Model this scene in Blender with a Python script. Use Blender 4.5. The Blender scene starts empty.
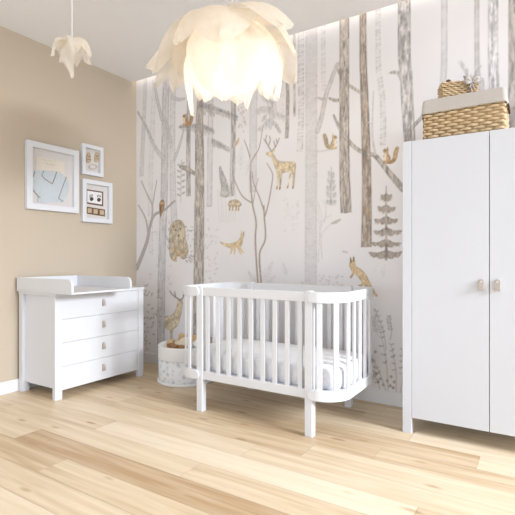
import bpy, bmesh, math, random
import numpy as np
from mathutils import Vector, Matrix
random.seed(7); np.random.seed(7)
PI = math.pi
sc = bpy.context.scene
C = sc.collection

# ------------------------------------------------------------------ camera
H = 1.05; YAW = math.radians(32.4); FPX = 452.6
cam = bpy.data.objects.new('camera', bpy.data.cameras.new('camera')); C.objects.link(cam)
cam.location = (0, 0, H); cam.rotation_euler = (PI/2, 0, YAW)
cam.data.sensor_width = 36; cam.data.lens = FPX/515*36; cam.data.clip_start = .05
sc.camera = cam
# ------------------------------------------------------------------ world and light
w = bpy.data.worlds.new('world'); sc.world = w; w.use_nodes = True
w.node_tree.nodes['Background'].inputs[0].default_value = (.82, .96, 1.14, 1)
w.node_tree.nodes['Background'].inputs[1].default_value = 1.27
def area(name, loc, target, sx, sy, power, col):
    l = bpy.data.lights.new(name, 'AREA'); l.shape = 'RECTANGLE'; l.size = sx; l.size_y = sy; l.energy = power; l.color = col
    o = bpy.data.objects.new(name, l); C.objects.link(o); o.location = loc
    o.rotation_euler = (Vector(target)-Vector(loc)).to_track_quat('-Z', 'Y').to_euler()
    return o
area('window_light', (6.5, 1.75, 3.4), (-2.6, 2.5, .3), 2.2, 1.7, 920, (.92, .98, 1.07))
area('rear_fill_light', (-1.9, -2.2, 1.2), (-1.7, 3.0, .4), 2.0, 1.8, 20, (.86, .94, 1.04))  # fill added behind the camera to brighten crib and low wall; no window there
sc.view_settings.view_transform = 'Standard'; sc.view_settings.look = 'None'
sc.view_settings.gamma = 1; sc.view_settings.use_curve_mapping = False
sc.view_settings.exposure = 0.0

# ------------------------------------------------------------------ helpers
def lin(c):
    c = np.asarray(c, float)/255.
    return np.where(c <= .04045, c/12.92, ((c+.055)/1.055)**2.4)
def L4(c): return tuple(float(v) for v in lin(c))+(1.,)
def mat(name, rgb, rough=.5, spec=.4, var=0, vscale=(8, 8, 8), bump=0, bscale=60, detail=4, rgb2=None):
    m = bpy.data.materials.new(name); m.use_nodes = True
    nt = m.node_tree; b = nt.nodes['Principled BSDF']
    b.inputs['Roughness'].default_value = rough; b.inputs['Specular IOR Level'].default_value = spec
    tc = nt.nodes.new('ShaderNodeTexCoord'); mp = nt.nodes.new('ShaderNodeMapping')
    nt.links.new(tc.outputs['Object'], mp.inputs[0]); mp.inputs['Scale'].default_value = vscale
    nz = nt.nodes.new('ShaderNodeTexNoise'); nz.inputs['Scale'].default_value = 1; nz.inputs['Detail'].default_value = detail
    nt.links.new(mp.outputs[0], nz.inputs[0])
    cr = nt.nodes.new('ShaderNodeValToRGB'); cr.color_ramp.elements[0].position = .3; cr.color_ramp.elements[1].position = .7
    c1 = np.array(rgb, float); c2 = np.array(rgb2, float) if rgb2 else c1*(1-var)
    cr.color_ramp.elements[0].color = L4(c2); cr.color_ramp.elements[1].color = L4(c1)
    nt.links.new(nz.outputs[0], cr.inputs[0]); nt.links.new(cr.outputs[0], b.inputs['Base Color'])
    if bump:
        n2 = nt.nodes.new('ShaderNodeTexNoise'); n2.inputs['Scale'].default_value = bscale
        nt.links.new(tc.outputs['Object'], n2.inputs[0])
        bp = nt.nodes.new('ShaderNodeBump'); bp.inputs['Strength'].default_value = bump; bp.inputs['Distance'].default_value = .004
        nt.links.new(n2.outputs[0], bp.inputs['Height']); nt.links.new(bp.outputs[0], b.inputs['Normal'])
    return m
ORG = {}
def thing(name, label, cat, loc, group=None):
    o = bpy.data.objects.new(name, None); C.objects.link(o); o.location = loc; o.empty_display_size = .05
    o['label'] = label; o['category'] = cat
    if group: o['group'] = group
    ORG[o.name] = Vector(loc)
    return o
def obj(name, bm, m, parent=None, bevel=0, smooth=False, seg=2, label=None):
    """bm is in room coordinates; becomes ONE mesh object"""
    bmesh.ops.recalc_face_normals(bm, faces=bm.faces)
    o = bpy.data.objects.new(name, None)
    org = ORG[parent.name] if parent else Vector((0, 0, 0))
    if parent is None:
        xs = [v.co for v in bm.verts]
        org = Vector(((min(p.x for p in xs)+max(p.x for p in xs))/2, (min(p.y for p in xs)+max(p.y for p in xs))/2, min(p.z for p in xs)))
    bmesh.ops.translate(bm, verts=bm.verts, vec=-org)
    me = bpy.data.meshes.new(name); bm.to_mesh(me); bm.free()
    bpy.data.objects.remove(o)
    o = bpy.data.objects.new(name, me); C.objects.link(o)
    if parent: o.parent = parent; ORG[o.name] = org
    else: o.location = org; ORG[o.name] = org
    for mm in (m if isinstance(m, (list, tuple)) else [m]): me.materials.append(mm)
    if smooth:
        me.polygons.foreach_set('use_smooth', [True]*len(me.polygons))
    if bevel:
        md = o.modifiers.new('bevel', 'BEVEL'); md.width = bevel; md.segments = seg; md.limit_method = 'ANGLE'; md.angle_limit = .6
    if label: o['label'] = label
    return o
def tag(o, label, cat, group=None):
    o['label'] = label; o['category'] = cat
    if group: o['group'] = group
    return o
def struct(o): o['kind'] = 'structure'; return o
def box(bm, lo, hi, M=None, mi=0):
    vs = [bm.verts.new((x, y, z)) for x in (lo[0], hi[0]) for y in (lo[1], hi[1]) for z in (lo[2], hi[2])]
    fs = [(0, 1, 3, 2), (4, 6, 7, 5), (0, 4, 5, 1), (2, 3, 7, 6), (0, 2, 6, 4), (1, 5, 7, 3)]
    out = [bm.faces.new([vs[i] for i in f]) for f in fs]
    for f in out: f.material_index = mi
    if M is not None: bmesh.ops.transform(bm, matrix=M, verts=vs)
    return vs
def B(lo, hi, M=None):
    bm = bmesh.new(); box(bm, lo, hi, M); return bm
def prism(bm, pts, axis, a, b, mi=0):
    """extrude a 2-D outline along axis (0,1,2) from a to b"""
    def put(p, t):
        if axis == 0: return (t, p[0], p[1])
        if axis == 1: return (p[0], t, p[1])
        return (p[0], p[1], t)
    v0 = [bm.verts.new(put(p, a)) for p in pts]; v1 = [bm.verts.new(put(p, b)) for p in pts]
    n = len(pts); fs = [bm.faces.new(v0[::-1]), bm.faces.new(v1)]
    for i in range(n): fs.append(bm.faces.new((v0[i], v0[(i+1) % n], v1[(i+1) % n], v1[i])))
    for f in fs: f.material_index = mi
    return v0+v1
def tube(bm, pts, r, n=8, caps=True, flat=1.0, mi=0):
    pts = [Vector(p) for p in pts]; rings = []
    for i, p in enumerate(pts):
        t = (pts[min(i+1, len(pts)-1)]-pts[max(i-1, 0)]).normalized()
        up = Vector((0, 0, 1)) if abs(t.z) < .95 else Vector((0, 1, 0))
        a = t.cross(up).normalized(); b = a.cross(t).normalized()
        rr = r[i] if isinstance(r, (list, tuple)) else r
        rings.append([bm.verts.new(p+a*(rr*flat*math.cos(2*PI*k/n))+b*(rr*math.sin(2*PI*k/n))) for k in range(n)])
    for i in range(len(rings)-1):
        for k in range(n):
            f = bm.faces.new((rings[i][k], rings[i][(k+1) % n], rings[i+1][(k+1) % n], rings[i+1][k])); f.material_index = mi
    if caps:
        bm.faces.new(rings[0][::-1]).material_index = mi; bm.faces.new(rings[-1]).material_index = mi
def lathe(bm, prof, cx, cy, n=48, sx=1, sy=1):
    rings = [[bm.verts.new((cx+r*sx*math.cos(2*PI*k/n), cy+r*sy*math.sin(2*PI*k/n), z)) for k in range(n)] for r, z in prof]
    for i in range(len(rings)-1):
        for k in range(n):
            bm.faces.new((rings[i][k], rings[i][(k+1) % n], rings[i+1][(k+1) % n], rings[i+1][k]))
    return rings
def at_left(u, v, X):           # measured points of the left wall and of the back wall
    d = ray(u, v); k = X/d[0]; return d[1]*k, H+d[2]*k
def ray(u, v):
    a = (u-257.5)/FPX; b = (257.5-v)/FPX
    return (-math.sin(YAW)+a*math.cos(YAW), math.cos(YAW)+a*math.sin(YAW), b)

# ------------------------------------------------------------------ materials
WHITE = mat('white_lacquer', (223, 223, 225), .42, .35)
WARD = mat('white_wardrobe_lacquer', (211, 212, 216), .45, .3)
WHITEB = mat('white_board', (226, 226, 230), .5, .3)
TRIM = mat('white_trim', (235, 234, 233), .5, .3)
BEIGE = mat('beige_paint', (197, 182, 162), .9, .1, bump=.05, bscale=220)
CEIL = mat('ceiling_paint', (246, 246, 247), .95, .1)
LEATHER = mat('taupe_leather', (186, 174, 163), .6, .3, var=.08, vscale=(90, 90, 90), bump=.2, bscale=400)
SCREW = mat('pale_metal', (206, 202, 196), .35, .5)
GAP = mat('dark_gap', (110, 106, 102), .9, .1)
QUILT = mat('white_cotton', (238, 237, 238), .95, .1, var=.02, vscale=(25, 25, 25))
def mat_wood(name, a, b, sc_=(4, 60, 60), rough=.5):
    return mat(name, a, rough, .3, rgb2=b, vscale=sc_, detail=6)
WOOD = mat_wood('pale_wood', (216, 186, 142), (196, 162, 116))
WOODB = mat_wood('brown_wood', (168, 128, 84), (140, 100, 62))
CREAMW = mat_wood('cream_wood', (240, 226, 202), (228, 210, 182))

# ------------------------------------------------------------------ floor: one mesh of oak boards
XL, YB, ZC = -3.515, 3.235, 2.82
XR, YF = 3.5, -2.6
bm = bmesh.new(); tl = bm.faces.layers.float.new('tone'); LW = .17; g = .0007
fixed = {0: [-2.60, -.75], 2: [-2.32, -.45], 4: [-2.62, -1.09], 1: [-3.2, -1.48], 3: [-3.0, -1.36], -1: [-2.1, -.35]}
tones = {(0, 0): .62, (0, 1): .12, (2, 0): .55, (2, 1): .95, (1, 1): .6, (3, 1): .72, (4, 1): .42, (4, 2): .6, (-1, 0): .3, (-1, 1): .45, (1, 2): .5, (3, 2): .62, (0, 2): .5}
r0 = -19; y = 1.63-.17-19*LW
rw = r0
while True:
    y0 = 1.46+rw*LW
    if y0 > YB: break
    y1 = min(y0+LW, YB)
    cuts = list(fixed.get(rw, [XL+random.uniform(.3, 1.6)]))
    while cuts[-1]+1.85 < XR: cuts.append(cuts[-1]+1.85)
    xs = [XL]+cuts+[XR]
    if y1 > YF:
        for i in range(len(xs)-1):
            f = bm.faces.new([bm.verts.new(p) for p in ((xs[i]+g, max(y0, YF)+g, 0), (xs[i+1]-g, max(y0, YF)+g, 0), (xs[i+1]-g, y1-g, 0), (xs[i]+g, y1-g, 0))])
            f[tl] = tones.get((rw, i), random.uniform(.3, .75))
    rw += 1
f = bm.faces.new([bm.verts.new(p) for p in ((XL, YF, -.002), (XR, YF, -.002), (XR, YB, -.002), (XL, YB, -.002))]); f[tl] = -.6
FL = bpy.data.materials.new('oak_floor'); FL.use_nodes = True; nt = FL.node_tree; b = nt.nodes['Principled BSDF']
b.inputs['Roughness'].default_value = .42; b.inputs['Specular IOR Level'].default_value = .35
at = nt.nodes.new('ShaderNodeAttribute'); at.attribute_name = 'tone'
tc = nt.nodes.new('ShaderNodeTexCoord')
cb = nt.nodes.new('ShaderNodeCombineXYZ'); nt.links.new(at.outputs['Fac'], cb.inputs[2])
sc1 = nt.nodes.new('ShaderNodeVectorMath'); sc1.operation = 'SCALE'; sc1.inputs['Scale'].default_value = 37; nt.links.new(cb.outputs[0], sc1.inputs[0])
mp = nt.nodes.new('ShaderNodeMapping'); mp.inputs['Scale'].default_value = (1.6, 26, 1); nt.links.new(tc.outputs['Object'], mp.inputs[0])
ad = nt.nodes.new('ShaderNodeVectorMath'); nt.links.new(mp.outputs[0], ad.inputs[0]); nt.links.new(sc1.outputs[0], ad.inputs[1])
nz = nt.nodes.new('ShaderNodeTexNoise'); nz.inputs['Scale'].default_value = 1; nz.inputs['Detail'].default_value = 6; nz.inputs['Distortion'].default_value = .6
nt.links.new(ad.outputs[0], nz.inputs[0])
mp2 = nt.nodes.new('ShaderNodeMapping'); mp2.inputs['Scale'].default_value = (7, 22, 1); nt.links.new(tc.outputs['Object'], mp2.inputs[0])
vo = nt.nodes.new('ShaderNodeTexVoronoi'); vo.inputs['Scale'].default_value = .42; nt.links.new(mp2.outputs[0], vo.inputs[0])
kr = nt.nodes.new('ShaderNodeMapRange'); kr.inputs[1].default_value = .04; kr.inputs[2].default_value = .17; kr.inputs[3].default_value = -.6; kr.inputs[4].default_value = 0
nt.links.new(vo.outputs['Distance'], kr.inputs[0])
m1 = nt.nodes.new('ShaderNodeMath'); m1.operation = 'MULTIPLY_ADD'; m1.inputs[1].default_value = 1.15; m1.inputs[2].default_value = -.57; nt.links.new(nz.outputs[0], m1.inputs[0])
m2 = nt.nodes.new('ShaderNodeMath'); nt.links.new(m1.outputs[0], m2.inputs[0]); nt.links.new(at.outputs['Fac'], m2.inputs[1])
m3 = nt.nodes.new('ShaderNodeMath'); nt.links.new(m2.outputs[0], m3.inputs[0]); nt.links.new(kr.outputs[0], m3.inputs[1])
cr = nt.nodes.new('ShaderNodeValToRGB'); e = cr.color_ramp.elements
e[0].position = 0; e[0].color = L4((184, 152, 115)); e[1].position = 1; e[1].color = L4((235, 218, 192))
x = e.new(.5); x.color = L4((217, 195, 163))
nt.links.new(m3.outputs[0], cr.inputs[0]); nt.links.new(cr.outputs[0], b.inputs['Base Color'])
struct(obj('floor', bm, FL))
# thickness of the setting
struct(obj('ceiling', B((XL-.1, YF, ZC), (XR, YB-.05, ZC+.1)), CEIL))
struct(obj('wall_left', B((XL-.1, YF, -.05), (XL, YB+.1, ZC+.16)), BEIGE))

# ------------------------------------------------------------------ wall_back with the printed woodland wallpaper
S = .006; X1 = .36
gx = np.arange(XL, X1, S); gz = np.arange(0, ZC+.1, S); NX, NZ = len(gx), len(gz)
GX, GZ = np.meshgrid(gx, gz)
PAPER = np.array((228, 222, 218.)); LIFT = 1.055
cv = np.empty((NZ, NX, 3)); cv[:] = PAPER
def noise(cx, cz, seed):
    rs = np.random.RandomState(seed); h, w_ = int(ZC/cz)+60, int((X1-XL)/cx)+20
    a = rs.rand(h, w_); fx = (GX-XL)/cx; fz = GZ/cz
    ix, iz = fx.astype(int), fz.astype(int); tx, tz = fx-ix, fz-iz
    tx = tx*tx*(3-2*tx); tz = tz*tz*(3-2*tz)
    return (a[iz, ix]*(1-tx)+a[iz, ix+1]*tx)*(1-tz)+(a[iz+1, ix]*(1-tx)+a[iz+1, ix+1]*tx)*tz
N_FINE = noise(.009, .009, 1); N_MED = noise(.03, .03, 2); N_BIG = noise(.16, .2, 3)
N_GRAIN = .6*noise(.010, .07, 4)+.4*noise(.007, .02, 5)
N_HATCH = .65*noise(.03, .009, 6)+.35*noise(.012, .008, 7)
cv += ((noise(.5, .6, 8)-.5)*5+(N_BIG-.5)*3)[..., None]
def P(u, v):
    d = ray(u, v); k = (YB-.005)/d[1]; return d[0]*k, H+d[2]*k
def wid(u, w_): return (P(u+w_/2, 200)[0]-P(u-w_/2, 200)[0])/2
def smooth_pts(p, n=6, closed=True):
    p = np.array(p, float); N = len(p); out = []
    for i in range(N if closed else N-1):
        a, b_, c, d = (p[(i-1) % N], p[i], p[(i+1) % N], p[(i+2) % N]) if closed else (p[max(i-1, 0)], p[i], p[i+1], p[min(i+2, N-1)])
        for t in np.arange(n)/n:
            out.append(.5*((2*b_)+(c-a)*t+(2*a-5*b_+4*c-d)*t*t+(3*b_-a-3*c+d)*t**3))
    if not closed: out.append(p[-1])
    return np.array(out)
def region(x0, x1, z0, z1):
    i0 = max(0, int((x0-XL)/S)-1); i1 = min(NX, int((x1-XL)/S)+3); j0 = max(0, int(z0/S)-1); j1 = min(NZ, int(z1/S)+3)
    return (slice(j0, j1), slice(i0, i1)) if i1 > i0 and j1 > j0 else None
def paint(R, a, col, tex, edge=None):
    if tex == 'bark': m = 1-.27*np.clip((N_GRAIN[R]-.42)*2.4, -.4, 1)
    elif tex == 'hatch': a = a*np.clip((N_HATCH[R]-.28)*2.2, .12, 1); m = np.ones_like(a)
    elif tex == 'fur': m = 1-.24*(N_FINE[R]-.4)-.22*(N_MED[R]-.5)
    elif tex == 'wash': a = a*(.65+.6*(N_MED[R]-.25)); m = 1-.06*N_FINE[R]
    else: m = 1-.1*(N_FINE[R]-.5)
    if edge is not None: m = m*(1-.14*edge)
    a = np.clip(a, 0, 1)[..., None]
    cv[R] = cv[R]*(1-a)+np.clip(np.array(col, float)*m[..., None], 0, 255)*a
def poly(pts, col, al=.9, tex='fur', soft=.006, sm=5):
    q = smooth_pts(pts, sm) if sm else np.array(pts, float)
    q = np.array([P(*p) for p in q])
    R = region(q[:, 0].min()-.03, q[:, 0].max()+.03, q[:, 1].min()-.03, q[:, 1].max()+.03)
    if R is None: return
    x, z = GX[R], GZ[R]; d = np.full(x.shape, 9.); ins = np.zeros(x.shape, bool)
    for i in range(len(q)):
        a, b_ = q[i-1], q[i]; e_ = b_-a; L = e_@e_+1e-12
        t = np.clip(((x-a[0])*e_[0]+(z-a[1])*e_[1])/L, 0, 1)
        d = np.minimum(d, np.hypot(x-a[0]-t*e_[0], z-a[1]-t*e_[1]))
        if abs(e_[1]) > 1e-9:
            ins ^= ((a[1] > z) != (b_[1] > z)) & (x < a[0]+(z-a[1])*e_[0]/e_[1])
    sd = np.where(ins, d, -d)
    paint(R, al*np.clip(sd/soft+.5, 0, 1), col, tex, np.clip(1-np.abs(sd)/.012, 0, 1))
def stroke(pts, ws, col, al=.9, tex='', sm=4, soft=.006, flat=False):
    """ws: full widths in photo pixels along the line (scalar or list)"""
    p = np.array(pts, float); ws = np.full(len(p), ws, float) if np.isscalar(ws) else np.interp(np.linspace(0, 1, len(p)), np.linspace(0, 1, len(ws)), ws)
    q = smooth_pts(np.column_stack([p, ws]), sm, False) if sm > 1 and len(p) > 2 else np.column_stack([p, ws])
    xy = np.array([P(a[0], a[1]) for a in q]); r = np.array([max(wid(a[0], abs(a[2])), .0022) for a in q])
    mr = r.max()+.02
    R = region(xy[:, 0].min()-mr, xy[:, 0].max()+mr, xy[:, 1].min()-mr, xy[:, 1].max()+mr)
    if R is None: return
    x, z = GX[R], GZ[R]; sd = np.full(x.shape, -9.)
    for i in range(len(xy)-1):
        a, b_ = xy[i], xy[i+1]; e_ = b_-a; L = e_@e_+1e-12
        t = np.clip(((x-a[0])*e_[0]+(z-a[1])*e_[1])/L, 0, 1)
        sd = np.maximum(sd, r[i]+(r[i+1]-r[i])*t-np.hypot(x-a[0]-t*e_[0], z-a[1]-t*e_[1]))
    if flat: sd = np.minimum(sd, np.minimum(z-xy[-1, 1]+.012*(N_MED[R]-.5), xy[0, 1]-z))
    paint(R, al*np.clip(sd/soft+.5, 0, 1), col, tex, np.clip(1-np.abs(sd)/.014, 0, 1) if mr > .035 else None)
TAUPE = (188, 177, 166); GREY = (205, 199, 195); PALE = (216, 210, 206); DARK = (158, 147, 138)
OCHRE = (218, 198, 166); FOX = (210, 184, 144); BROWN = (166, 136, 104); TAN = (196, 181, 158)
# far pale trunks first
stroke([(145, -60), (145, 70), (143.5, 120), (141, 176)], [3, 4], GREY, .6, 'wash', flat=True)
stroke([(154, -60), (154, 70), (152, 130), (150, 190), (150.5, 253)], [4, 4.5], PALE, .85, 'hatch', flat=True)
stroke([(210.5, -60), (210.5, 66), (210, 130), (209, 206)], [5, 5.5], PALE, .9, 'wash', flat=True)
stroke([(253.5, -60), (253.5, 66), (253, 120), (252.5, 192)], [7.5, 7.5], PALE, .8, 'wash', flat=True)
stroke([(323, -60), (323, 64), (323.5, 90)], 4, PALE, .8, 'hatch', flat=True)
stroke([(378, -60), (378, 60), (380, 80), (382.5, 101), (383, 125), (382.5, 145)], [5, 6], GREY, .75, 'hatch', flat=True)
stroke([(444, -60), (444, 60), (441, 95), (438, 120)], [6, 7], PALE, .8, 'wash', flat=True)
stroke([(493, -60), (493, 50), (494, 90), (494, 135)], [10, 11], PALE, .85, 'bark', flat=True)
stroke([(513, -60), (513, 30), (513, 90), (513, 150)], [9, 10], (184, 174, 165), .9, 'bark', flat=True)
stroke([(460, 62), (467, 72), (472, 84)], [4, 5], GREY, .8, 'bark'); stroke([(480, 66), (474, 76), (472, 90)], [2.5, 4], GREY, .8, 'bark')
stroke([(477, -60), (477, 68), (481, 80), (481, 95)], [5, 6], (196, 188, 182), .7, 'wash', flat=True)
# pale left pair and birch
stroke([(166.5, -60), (166.5, 60), (165, 110), (164, 186), (161.5, 260), (160.5, 345)], [6.5, 7, 7.5], (212, 206, 202), .95, 'wash', flat=True)
stroke([(166.5, -60), (166.5, 60), (165, 110), (164, 186), (161.5, 260), (160.5, 345)], [6.5, 7, 7.5], GREY, .35, 'bark', flat=True)
stroke([(154, 84), (157, 100), (161.5, 119)], [2.5, 3], GREY, .9)
stroke([(137.5, 112), (146, 127), (152, 142), (158, 152), (163, 158)], [1.6, 2.6, 4], GREY, .95, 'wash')
stroke([(173, -60), (173, 62), (172, 130), (172.5, 186), (174, 224)], [5, 6], GREY, .95, 'hatch', flat=True)
stroke([(173, -60), (173, 62), (172, 130), (172.5, 186), (174, 224)], [5.2, 6.2], PALE, .5, 'wash', flat=True)
stroke([(163, 116), (167, 126), (171, 146)], [2.6, 3.4], GREY, .8, 'wash')
stroke([(183, 131), (179, 146), (174, 159)], [1.5, 3], GREY, .85)
stroke([(172, 97), (178, 99.5), (184, 98.5)], [3, 2], GREY, .8)
# birches in the middle
stroke([(300.5, -60), (300.5, 60), (300.8, 110), (299.6, 152)], [6, 6], GREY, .9, 'hatch', flat=True)
for pp in ([(311, -60), (311, 55), (311, 150), (310.6, 230), (310.3, 340)],):
    stroke(pp, [12, 11.5, 12.5], (220, 214, 210), .95, 'wash'); stroke(pp, [12, 11.5, 12.5], (206, 198, 194), .33, 'hatch')
    stroke([(a-5.6, b_) for a, b_ in pp], 1.2, PALE, .8); stroke([(a+5.6, b_) for a, b_ in pp], 1.2, PALE, .8)
for v in range(72, 340, 13):
    s_ = random.choice((-1, 1)); stroke([(311+s_*5.5, v), (311+s_*2, v+1.2)], [1.6, .6], GREY, .9, sm=1)
stroke([(317, 131), (321, 118), (326, 94), (331, 80), (337, 64)], [5, 4.5, 4.5, 4], (205, 198, 193), .9, 'wash')
for q in ((319.5, 121), (324.5, 102), (328, 88)): stroke([(q[0]-1, q[1]), (q[0]+1.5, q[1]+1)], 1.3, GREY, .9, sm=1)
stroke([(306, 149), (316, 151.5), (330, 149.5)], [1.2, 1.6], GREY, .7)
stroke([(304, 95), (308, 97)], 2.2, GREY, .8, sm=1); stroke([(318, 97.5), (322, 99), (325, 98)], [1.5, 2.8, 1.2], TAUPE, .75)
# taupe trunks
stroke([(287, -60), (287, 62), (287.4, 100), (286.5, 138)], [3.2, 3.6], TAUPE, .85, 'bark', flat=True); stroke([(294, -60), (294, 62), (294.2, 116)], [2.6, 2.2], TAUPE, .8, 'bark', flat=True)
stroke([(294, 71), (289, 68), (284, 74), (282, 82)], 1.5, GREY, .8)
stroke([(233.2, -60), (233.2, 62), (233, 130), (231.5, 196)], [4.4, 5], (196, 188, 182), .9, 'bark', flat=True)
stroke([(188.5, 100), (188, 150), (188, 196)], [3.6, 4.4], (190, 181, 174), .9, 'bark', flat=True)
stroke([(200.5, -60), (200.5, 66), (199.6, 100), (199, 130), (199.2, 186), (198.5, 250), (198, 352)], [3, 4.5, 8, 10, 10.5], TAUPE, .97, 'bark', flat=True)
stroke([(180, 166.5), (186, 168.5), (195, 174)], [2.4, 4, 2.5], TAUPE, .9, 'bark')
stroke([(344, -60), (344, 50), (344, 130), (344.5, 180), (346, 213)], [9.5, 10, 11], (192, 180, 168), .97, 'bark', flat=True)
stroke([(329, 98), (334, 100), (341, 100)], [2, 3, 3.5], TAUPE, .9, 'bark')
stroke([(362.8, -60), (362.8, 50), (364.3, 100), (366.5, 180), (366, 247)], [6, 7.2, 8.8, 10.5], (180, 165, 150), .97, 'bark', flat=True)
for _ in range(12):
    v = random.uniform(80, 240); uu = np.interp(v, [50, 100, 180, 247], [363, 364.3, 366.5, 366])+random.uniform(-2.5, 2.5)
    stroke([(uu, v), (uu+.3, v+7)], [.8, .8], (170, 130, 92), .5, sm=1)
stroke([(336, 66), (342, 78), (350, 86), (362, 93)], [2, 2.6, 3.2], TAUPE, .9, 'bark')
stroke([(333.5, 115), (340, 129), (352, 145), (365, 153.5), (374, 155), (383, 165), (391, 175), (403, 189)], [1.6, 3.6, 3.6, 3.8, 4.5, 5.5, 6.5], (193, 183, 172), .97, 'bark')
stroke([(375, 154), (372.5, 140), (372, 124), (373.3, 91)], [2.6, 2, 1.4], GREY, .9); stroke([(372, 124), (368, 122)], 1.2, GREY, .8, sm=1)
stroke([(404, -60), (404, 45), (406, 78), (407.5, 110), (411, 165)], [13, 12.5, 12, 11.5], (202, 194, 188), .97, 'bark', flat=True)
stroke([(388.5, 73), (394, 72), (399, 74), (403, 82)], [1.6, 3.4, 4, 3], (190, 181, 174), .9, 'bark')
stroke([(407, 140), (411, 129), (417, 122), (424, 114), (431, 100)], [5, 4, 4, 2.5], (194, 186, 179), .95, 'bark')
# fir boughs with hanging needles
def bough(pts, drop, col, al, n=12, wtop=1.6):
    q = smooth_pts(pts, 4, False)
    for i in range(n):
        t = (i+.5)/n; a = q[int(t*(len(q)-1))]; dl = drop*(1-.65*t)*random.uniform(.6, 1.1)
        stroke([(a[0], a[1]-.5), (a[0]+1.2, a[1]+dl*.6), (a[0]+2.2, a[1]+dl)], [3.4, 2.4, .6], col, al*random.uniform(.7, 1), 'wash')
    stroke(pts, [wtop*1.6, wtop], col, al, 'bark')
FIR = (190, 182, 176)
bough([(201, 106), (212, 108), (224, 112), (237, 117)], 11, FIR, .75, 14)
bough([(212, 141), (219, 144), (229, 150)], 8, FIR, .75, 8)
bough([(199, 126), (190, 126), (179, 127)], 10, FIR, .7, 8); bough([(201, 126), (207, 128), (213, 131)], 10, FIR, .65, 6)
bough([(203, 104), (209, 106), (213, 107)], 9, FIR, .6, 5)
for pp in ([(262, 95), (268, 99), (273, 104)], [(268, 108), (260, 109), (256, 112)], [(274, 104), (268, 112), (262, 121)], [(273, 112), (282, 116), (288, 117)], [(270, 119), (264, 125), (258, 130)], [(272, 121), (277, 127), (279, 132)]):
    bough(pp, 7, GREY, .55, 6)
stroke([(264, 93), (271, 110), (270, 128)], [2, 5, 3], GREY, .5, 'wash')
def fir(cx, tip, bot, half, tiers, col, al):
    for k in range(tiers):
        t = (k+.8)/tiers; v = tip+(bot-tip)*t; hw = half*(.3+.8*t)
        for s_ in (-1, 1):
            hw2 = hw*random.uniform(.75, 1.15); up = random.uniform(2.2, 5.5); tk = (bot-tip)/tiers
            poly([(cx, v-tk*.55), (cx+s_*hw2*.5, v-tk*.16-up*.45), (cx+s_*hw2, v-up), (cx+s_*hw2*.95, v-up+1.6), (cx+s_*hw2*.75, v+1), (cx+s_*hw2*.5, v-.2), (cx+s_*hw2*.4, v+2.2), (cx, v+.5)], col, al, 'bark', sm=2)
            for j in range(4):
                q = .25+.2*j; stroke([(cx+s_*hw2*q, v-up*q), (cx+s_*(hw2*q+1), v-up*q+random.uniform(2.5, 4.5))], [2.6, .7], col, al*.8, 'wash', sm=1)
    stroke([(cx, tip-4), (cx, bot)], [1, 3], col, al, 'bark', sm=1)
fir(386, 190, 259, 17, 6, (180, 167, 154), .92)
fir(331, 171, 204, 6, 5, GREY, .8)
# thin trees
TW = (172, 162, 154)
for pp, ww in (([(136.5, 268), (143, 252), (147, 240), (149.5, 227), (154, 215), (164, 210), (174, 201)], [3.4, 2.6, 1.4]), ([(147.5, 231), (145, 218), (138, 205)], [1.8, 1]), ([(151, 222), (152, 206), (147, 195), (141, 181)], [1.8, .9]), ([(152, 206), (156.5, 180)], [1.2, .8])):
    stroke(pp, ww, (178, 169, 162), .9)
for pp, ww in (([(258.4, 290), (257.5, 282), (255, 241), (255.8, 222), (252, 203), (250.3, 180), (250, 159), (244, 140)], [2.8, 2, 1.8, 1]), ([(250.2, 163), (254, 156), (259, 147), (262.6, 126)], [1.6, .8]), ([(252, 203), (242, 196), (234.5, 181), (232, 172)], [1.5, .8]),
               ([(261, 290), (260.6, 280), (259.2, 254), (265, 239), (264, 217), (263.5, 206)], [2.6, 2, 1.8]), ([(263.5, 210), (259, 197), (253, 182), (252, 172)], [1.6, .8]), ([(264.5, 216), (268, 204), (271.8, 182), (272, 173), (266.5, 163)], [1.8, .8]), ([(252.5, 205), (255, 190), (258, 178)], [1, .6])):
    stroke(pp, [.8*q for q in ww], (168, 152, 138), .95)
for pp in ([(318, 262), (319, 235), (318, 205)], [(322, 258), (321, 238), (328, 226), (338, 222)], [(320, 240), (322, 222), (331, 215)], [(317, 200), (321, 214), (320, 230)], [(324, 222), (326, 208), (322, 200)]):
    stroke(pp, [1.4, .8], PALE, .9)
# leaves, ferns and speckles
def leaf(u, v, a, l, wd, col, al): 
    c, s_ = math.cos(a), math.sin(a)
    poly([(u, v), (u+c*l*.5-s_*wd, v+s_*l*.5+c*wd), (u+c*l, v+s_*l), (u+c*l*.5+s_*wd, v+s_*l*.5-c*wd)], col, al, 'wash', sm=3)
def fern(u, v, a, l, col, al):
    c, s_ = math.cos(a), math.sin(a); stroke([(u, v), (u+c*l, v+s_*l)], .8, col, al, sm=1)
    for i in range(7):
        t = .2+.11*i; r_ = l*.3*(1.1-t)
        for d in (-.9, .9): stroke([(u+c*l*t, v+s_*l*t), (u+c*l*t+math.cos(a+d)*r_, v+s_*l*t+math.sin(a+d)*r_)], [1.4, .6], col, al, sm=1)
fern(257, 284, -2.2, 17, PALE, .85); fern(261, 284, -1.1, 26, PALE, .9); fern(263, 286, -.7, 16, PALE, .8)
fern(240, 170, -1.5, 26, PALE, .7); fern(246, 175, -1.3, 20, PALE, .6); fern(287, 276, -1.9, 14, PALE, .7); fern(220, 200, -1.5, 14, PALE, .4)
for i in range(8): stroke([(219+i*2.3, 222), (218+i*2.6+random.uniform(-2, 2), 188+random.uniform(-6, 8))], .9, (214, 208, 204), .6, sm=1)
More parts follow.
